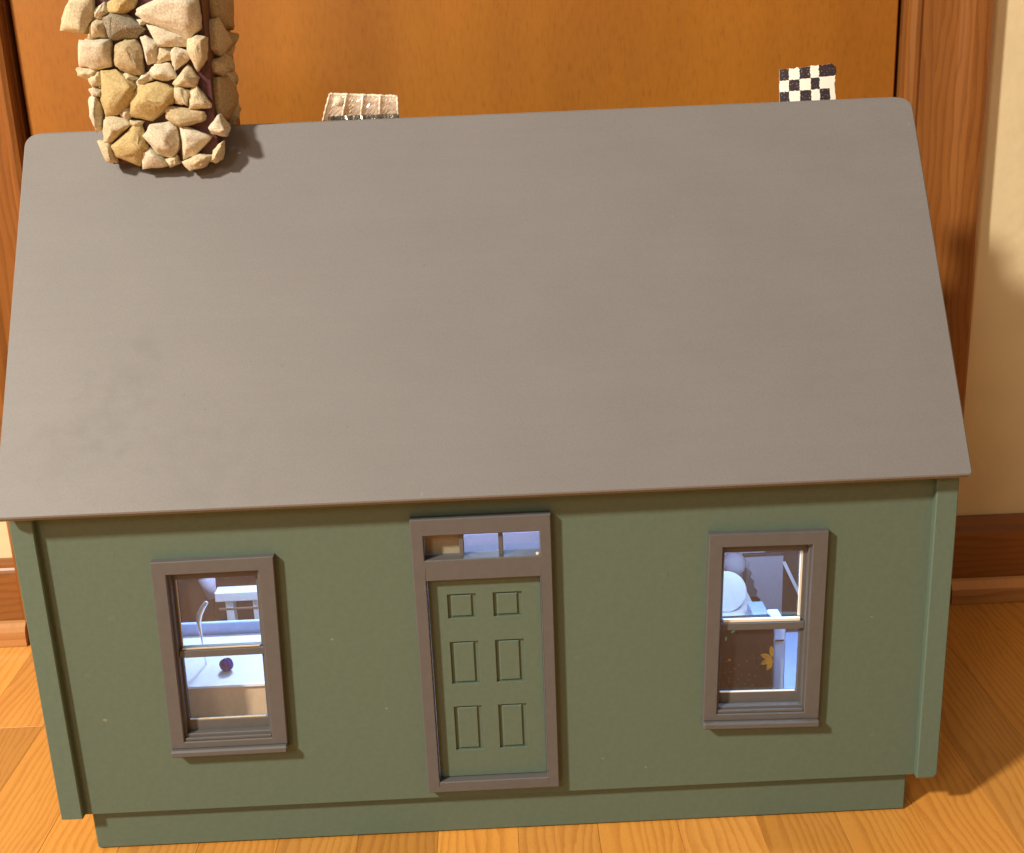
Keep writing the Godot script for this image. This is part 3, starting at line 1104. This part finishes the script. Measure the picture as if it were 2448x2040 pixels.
# ---------------------------------------------------------------- what shows through the windows
func inside_left() -> void:
	var y := 0.0317
	var o := thing("sink_cabinet", "white miniature sink cabinet behind the window left of the green door", "cabinet", Vector3(-0.1925, y, -0.069))
	var st := begin()
	box(st, Vector3(-0.0925, 0, -0.039), Vector3(0.0925, 0.0716, 0.039), 0.001)
	put("body", st, M.warm_board, o)
	st = begin()
	box(st, Vector3(-0.0935, 0.0717, -0.039), Vector3(0.0935, 0.0740, 0.0415), 0.0009)
	put("worktop", st, M.white, o)
	st = begin()
	box(st, Vector3(-0.0935, 0.0718, -0.0428), Vector3(0.0935, 0.0835, -0.0391), 0.0006)
	put("backsplash", st, M.pale_blue, o)
	st = begin(true)
	var p0 := Vector3(-0.0177, 0.0740, 0.009)
	tube(st, [p0, p0 + Vector3(-0.0005, 0.010, 0), p0 + Vector3(-0.0008, 0.025, 0), p0 + Vector3(-0.0014, 0.034, 0), p0 + Vector3(0.0002, 0.0405, 0), p0 + Vector3(0.0028, 0.0455, 0), p0 + Vector3(0.0062, 0.0500, 0)], [0.0004, 0.0005, 0.0010, 0.0017, 0.0020, 0.0019, 0.0016], 12)
	put("tap", st, M.chrome, o)
	st = begin()
	ball(st, Vector3(0, 0.0046, 0), 0.0047, 0.10, 9)
	tag(put("purple_ball", st, M.purple, self, Vector3(-0.1930, 0.1058, -0.0500)), "small purple ball lying on the white sink cabinet", "ball")

	o = thing("miniature_table", "narrow white miniature table against the brown panelling behind the sink", "table", Vector3(-0.217, y, -0.215))
	st = begin()
	box(st, Vector3(-0.0185, 0.0575, 0.002), Vector3(0.0180, 0.0660, 0.015), 0.0006)
	put("tabletop", st, M.white, o)
	for x in [-0.0105, 0.0125]:
		for z in [0.0025, 0.0085]:
			st = begin()
			box(st, Vector3(x, 0, z), Vector3(x + (0.0065 if x < 0 else 0.004), 0.0574, z + 0.005), 0.0004)
			put("leg", st, M.white, o)
	st = begin()
	box(st, Vector3(-0.0165, 0.0492, 0.0121), Vector3(0.0165, 0.0512, 0.0138), 0.0003)
	put("rung", st, M.mid_brown, o)

	o = thing("miniature_floor_lamp", "thin miniature floor lamp with pale tapered shade behind the tap", "lamp", Vector3(-0.2385, y, -0.205))
	st = begin(true)
	tube(st, [Vector3(0.0, 0.0, 0), Vector3(0.0, 0.002, 0)], [0.006, 0.0055], 14)
	put("base", st, M.dark_brown, o)
	st = begin(true)
	tube(st, [Vector3(0, 0.002, 0), Vector3(0, 0.064, 0)], [0.0009, 0.0009], 8)
	put("stem", st, M.dark_brown, o)
	st = begin(true)
	tube(st, [Vector3(0, 0.0600, 0), Vector3(-0.003, 0.0780, 0)], [0.0038, 0.0072], 18)
	put("shade", st, M.lavender, o)


func inside_right() -> void:
	var y := 0.0317
	var o := thing("upholstered_chair", "dark miniature chair in flowered cloth with its back to the window", "chair", Vector3(0.173, y, -0.034))
	var st := begin()
	var lo := Vector2(-0.0230, 0.0)
	var hi := Vector2(0.0234, 0.1035)
	var pts := rounded(lo, hi, [0.0, 0.0, 0.002, 0.002], 3)
	slab(st, pts, Vector3(0, 0, -0.006), Vector3.RIGHT, Vector3.UP, Vector3.BACK, 0.012, 0.0008, Vector2(0.0375, 0.05))
	# the print covers the back from the sash rail down to the window bottom
	var print_mat: StandardMaterial3D = M.floral_cloth
	print_mat.uv1_offset = Vector3(-0.13, 1.035, 0)
	print_mat.texture_repeat = false
	put("backrest", st, print_mat, o)
	st = begin()
	box(st, Vector3(-0.0220, 0.004, -0.048), Vector3(0.0220, 0.036, -0.0062), 0.003)
	put("seat", st, M.dark_brown, o)
	for x in [-0.0225, 0.0175]:
		st = begin()
		box(st, Vector3(x, 0.0362, -0.046), Vector3(x + 0.005, 0.056, -0.0063), 0.0015)
		put("arm", st, M.dark_brown, o)

	o = thing("blue_case", "narrow pale blue box standing right of the flowered chair", "box", Vector3(0.2022, y, -0.046))
	st = begin()
	box(st, Vector3(-0.0046, 0, -0.012), Vector3(0.0040, 0.0985, 0.012), 0.001)
	put("body", st, M.pale_blue, o)
	st = begin()
	box(st, Vector3(-0.0034, 0.0850, 0.0118), Vector3(0.0026, 0.0862, 0.0124), 0.0002)
	put("slot", st, M.gap_black, o)

	o = thing("miniature_bed", "low miniature bed with pale blue cover right of the blue box", "bed", Vector3(0.250, y, -0.105))
	st = begin()
	box(st, Vector3(-0.042, 0, -0.050), Vector3(0.042, 0.014, 0.050), 0.001)
	put("bed_frame", st, M.white, o)
	st = begin()
	box(st, Vector3(-0.0425, 0.0141, -0.0505), Vector3(0.0425, 0.029, 0.0505), 0.003)
	put("cover", st, M.pale_blue, o)

	st = begin()
	box(st, Vector3(-0.0285, 0, -0.031), Vector3(0.0270, 0.0513, 0.031), 0.001)
	o = thing("miniature_sideboard", "pale miniature sideboard with white round plate standing on it", "sideboard", Vector3(0.184, y, -0.168))
	put("body", st, M.pale_blue, o)
	st = begin()
	box(st, Vector3(-0.0290, 0.0514, -0.0315), Vector3(0.0272, 0.0533, 0.0312), 0.0006)
	put("top", st, M.white, o)

	st = begin(true)
	var tilt := Vector3(0, 0.26, 0.965)
	tube(st, [-tilt * 0.0009, -tilt * 0.0004, tilt * 0.0004, tilt * 0.0009], [0.0150, 0.0166, 0.0166, 0.0156], 36)
	tag(put("round_plate", st, M.white, self, Vector3(0.1868, 0.1012, -0.150)), "round white plate leaning on the sideboard in the right window", "plate")

	o = thing("globe_lamp", "tiny globe lamp with lavender ball behind the white plate", "lamp", Vector3(0.2005, 0.0851, -0.186))
	st = begin(true)
	tube(st, [Vector3(0, 0, 0), Vector3(0, 0.0015, 0), Vector3(0, 0.0016, 0), Vector3(0, 0.016, 0)], [0.005, 0.005, 0.0012, 0.001], 12)
	put("foot", st, M.white, o)
	st = begin(true)
	ball(st, Vector3(0, 0.0240, 0), 0.0100, 0.0, 12)
	put("globe", st, M.lavender, o)

	o = thing("blue_block", "upright pale blue block standing in front of the sideboard", "block", Vector3(0.2065, y, -0.115))
	st = begin()
	box(st, Vector3(-0.0062, 0, -0.018), Vector3(0.0060, 0.0680, 0.017), 0.0006)
	put("body", st, M.pale_blue, o)

	o = thing("drying_rack", "dark miniature rack holding the grey-lavender cloth in the right window", "rack", Vector3(0.230, y, -0.208))
	st = begin()
	box(st, Vector3(-0.018, 0.0725, -0.0015), Vector3(0.018, 0.0760, 0.0015), 0.0006)
	put("rail", st, M.dark_brown, o)
	for x in [-0.017, 0.0145]:
		st = begin()
		box(st, Vector3(x, 0, -0.0014), Vector3(x + 0.0025, 0.0724, 0.0011), 0.0004)
		put("leg", st, M.dark_brown, o)

	o = thing("miniature_wardrobe", "tall dark brown miniature wardrobe behind the hanging cloth", "wardrobe", Vector3(0.2650, y, -0.255))
	st = begin()
	box(st, Vector3(-0.018, 0, -0.020), Vector3(0.031, 0.150, 0.020), 0.001)
	put("body", st, M.dark_brown, o)
	for x in [-0.0165, 0.0068]:
		st = begin()
		box(st, Vector3(x, 0.006, 0.0201), Vector3(x + 0.0225, 0.146, 0.0218), 0.0006)
		put("door", st, M.dark_brown, o)

	# hanging cloth cut with pinking shears down its left edge
	var edge := PackedVector2Array([Vector2(0.0165, 0.012), Vector2(0.0165, 0.0735), Vector2(-0.0165, 0.0735)])
	for k in 15:
		var t := k / 14.0
		edge.append(Vector2(-0.0165 + 0.003 * t + (0.0026 if k % 2 else 0.0), 0.0725 - 0.0605 * t) + Vector2(0.0155, 0) * t)
	st = begin()
	slab(st, edge, Vector3(0, 0, 0), Vector3.RIGHT, Vector3.UP, Vector3.BACK, 0.0009)
	tag(put("hanging_cloth", st, M.lavender, self, Vector3(0.230, y, -0.2062)), "grey-lavender cloth with serrated edge hanging from a dark rack", "cloth")

	st = begin()
	slab(st, PackedVector2Array([Vector2(-0.0012, 0), Vector2(0.0018, 0), Vector2(-0.0300, 0.0690), Vector2(-0.0330, 0.0690)]), Vector3.ZERO, Vector3.RIGHT, Vector3.UP, Vector3.BACK, 0.0012)
	tag(put("grey_strip", st, M.room_white, self, Vector3(0.2780, y, -0.2040)), "thin pale strip leaning across the hanging cloth's right side", "strip")


# ---------------------------------------------------------------- the two things that look over the ridge
func on_the_ridge() -> void:
	# clear plastic tray with three bays, edged in crumpled foil
	var o := thing("plastic_tray", "crinkled clear plastic tray with foil edge standing behind the roof ridge", "tray", Vector3(-0.0752, 0.4700, -0.1600))
	var st := begin()
	# front skin: bulges between the ribs
	var cols := 40
	var rows := 12
	var crumple := noise(1.0, 88, 3)
	var w := 0.0475
	var skin := func(i: int, j: int) -> Vector3:
		var s := float(i) / cols
		var t := float(j) / rows
		var lean := -0.0040 * (1.0 - t)
		var x := (s - 0.5) * w + lean * (1.0 - s) * 1.6
		var y := 0.0100 + t * (0.0183 - 0.0034 * s)
		var bay := absf(sin(PI * s * 4.0))
		var n: float = crumple.get_noise_2d(s * 40.0, t * 14.0)
		return Vector3(x + n * 0.0003, y + n * 0.0006 * (1.0 if j == rows else 0.3), -0.0015 * bay + 0.0022 * sin(PI * t) + n * 0.0007)
	for i in cols:
		for j in rows:
			var q := [skin.call(i, j), skin.call(i + 1, j), skin.call(i + 1, j + 1), skin.call(i, j + 1)]
			face(st, [q[0], q[1], q[2]], Vector3.BACK)
			face(st, [q[0], q[2], q[3]], Vector3.BACK)
	put("front_skin", st, M.clear_plastic, o)
	st = begin()
	for i in cols:
		for j in rows:
			var q: Array = []
			for k in [[0, 0], [1, 0], [1, 1], [0, 1]]:
				var p: Vector3 = skin.call(i + k[0], j + k[1])
				q.append(Vector3(p.x, p.y, -0.0085 + p.z * 0.5))
			face(st, [q[0], q[1], q[2]], Vector3.FORWARD)
			face(st, [q[0], q[2], q[3]], Vector3.FORWARD)
	put("back_skin", st, M.clear_plastic, o)
	for k in 5:
		var s := k / 4.0
		st = begin(true)
		var path: Array = []
		var radii: Array = []
		for j in rows + 1:
			var p: Vector3 = skin.call(int(s * cols), j)
			path.append(p + Vector3(0, 0, 0.0004))
			radii.append(0.0008 + 0.0003 * sin(j * 2.1 + k))
		tube(st, path, radii, 8)
		put("rib", st, M.frosted_plastic, o)
	st = begin(true)
	var edge: Array = []
	var er: Array = []
	for i in cols + 1:
		edge.append(skin.call(i, rows) + Vector3(0, 0.0, -0.001))
		er.append(0.0008 + 0.0004 * absf(sin(i * 1.7)))
	tube(st, edge, er, 8)
	put("top_rim", st, M.frosted_plastic, o)
	# thick glassy corner bead on the left
	st = begin()
	ball(st, Vector3(-0.0175, 0.0235, 0.0008), 0.0036, 0.06, 8)
	put("corner_bead", st, M.frosted_plastic, o)
	st = begin()
	var strip := func(i: int, j: int) -> Vector3:
		var s := float(i) / 60.0
		var n: float = crumple.get_noise_2d(s * 90.0 + 300.0, j * 7.0)
		var n2: float = crumple.get_noise_2d(s * 160.0 + 700.0, j * 11.0)
		return Vector3((s - 0.5) * (w + 0.002) - 0.0014, 0.0020 + j * 0.0028 + n * 0.0007, 0.0030 + n * 0.0018 + n2 * 0.001)
	for i in 60:
		for j in 4:
			var q := [strip.call(i, j), strip.call(i + 1, j), strip.call(i + 1, j + 1), strip.call(i, j + 1)]
			face(st, [q[0], q[1], q[2]], Vector3.BACK)
			face(st, [q[0], q[2], q[3]], Vector3.BACK)
	put("foil_strip", st, M.foil, o)

	# torn scrap of chequered card
	st = begin()
	var tear := noise(1.0, 66, 3)
	var nx := 22
	var ny := 18
	var low := [Vector2(-0.0200, 0.0), Vector2(0.0206, 0.0)]
	var high := [Vector2(-0.0176, 0.0322), Vector2(0.0216, 0.0352)]
	var sheet := func(i: int, j: int, z: float) -> Vector3:
		var s := float(i) / nx
		var t := float(j) / ny
		var a: Vector2 = low[0].lerp(low[1], s)
		var b: Vector2 = high[0].lerp(high[1], s)
		var p := a.lerp(b, t)
		var n: float = tear.get_noise_2d(s * 20.0, t * 20.0)
		if i == nx: p.x += n * 0.0012 + 0.0016 * smoothstep(0.6, 0.95, t)
		if i == 0: p.x += n * 0.0006
		if j == ny: p.y += n * 0.0009 - (0.0016 if i == nx else 0.0)
		return Vector3(p.x, p.y, z - 0.0016 * (2.0 * s - 1.0) * (2.0 * s - 1.0) - 0.0150 * t)
	for i in nx:
		for j in ny:
			var uv: Array = []
			var f: Array = []
			var b: Array = []
			for k in [[0, 0], [1, 0], [1, 1], [0, 1]]:
				f.append(sheet.call(i + k[0], j + k[1], 0.0))
				b.append(sheet.call(i + k[0], j + k[1], -0.0008))
				# the print starts above the part hidden by the ridge
				uv.append(Vector2(float(i + k[0]) / nx, 1.0 - (float(j + k[1]) / ny - 0.28) / 0.72))
			for t in [[0, 1, 2], [0, 2, 3]]:
				face(st, [f[t[0]], f[t[1]], f[t[2]]], Vector3.BACK, [uv[t[0]], uv[t[1]], uv[t[2]]])
				face(st, [b[t[0]], b[t[1]], b[t[2]]], Vector3.FORWARD, [Vector2(0.97, 0.7), Vector2(0.97, 0.7), Vector2(0.97, 0.7)])
			var edges := [[j == 0, 0, 1, Vector3.DOWN], [i == nx - 1, 1, 2, Vector3.RIGHT], [j == ny - 1, 2, 3, Vector3.UP], [i == 0, 3, 0, Vector3.LEFT]]
			for e in edges:
				if e[0]:
					face(st, [f[e[1]], f[e[2]], b[e[2]], b[e[1]]], e[3], [Vector2(0.97, 0.7), Vector2(0.97, 0.7), Vector2(0.97, 0.7), Vector2(0.97, 0.7)])
	var m: StandardMaterial3D = M.printed_card
	m.texture_repeat = false
	tag(put("checkered_card", st, m, self, Vector3(0.2420, 0.4695, -0.1560)), "torn black and white checkered card standing up behind the roof ridge", "card")
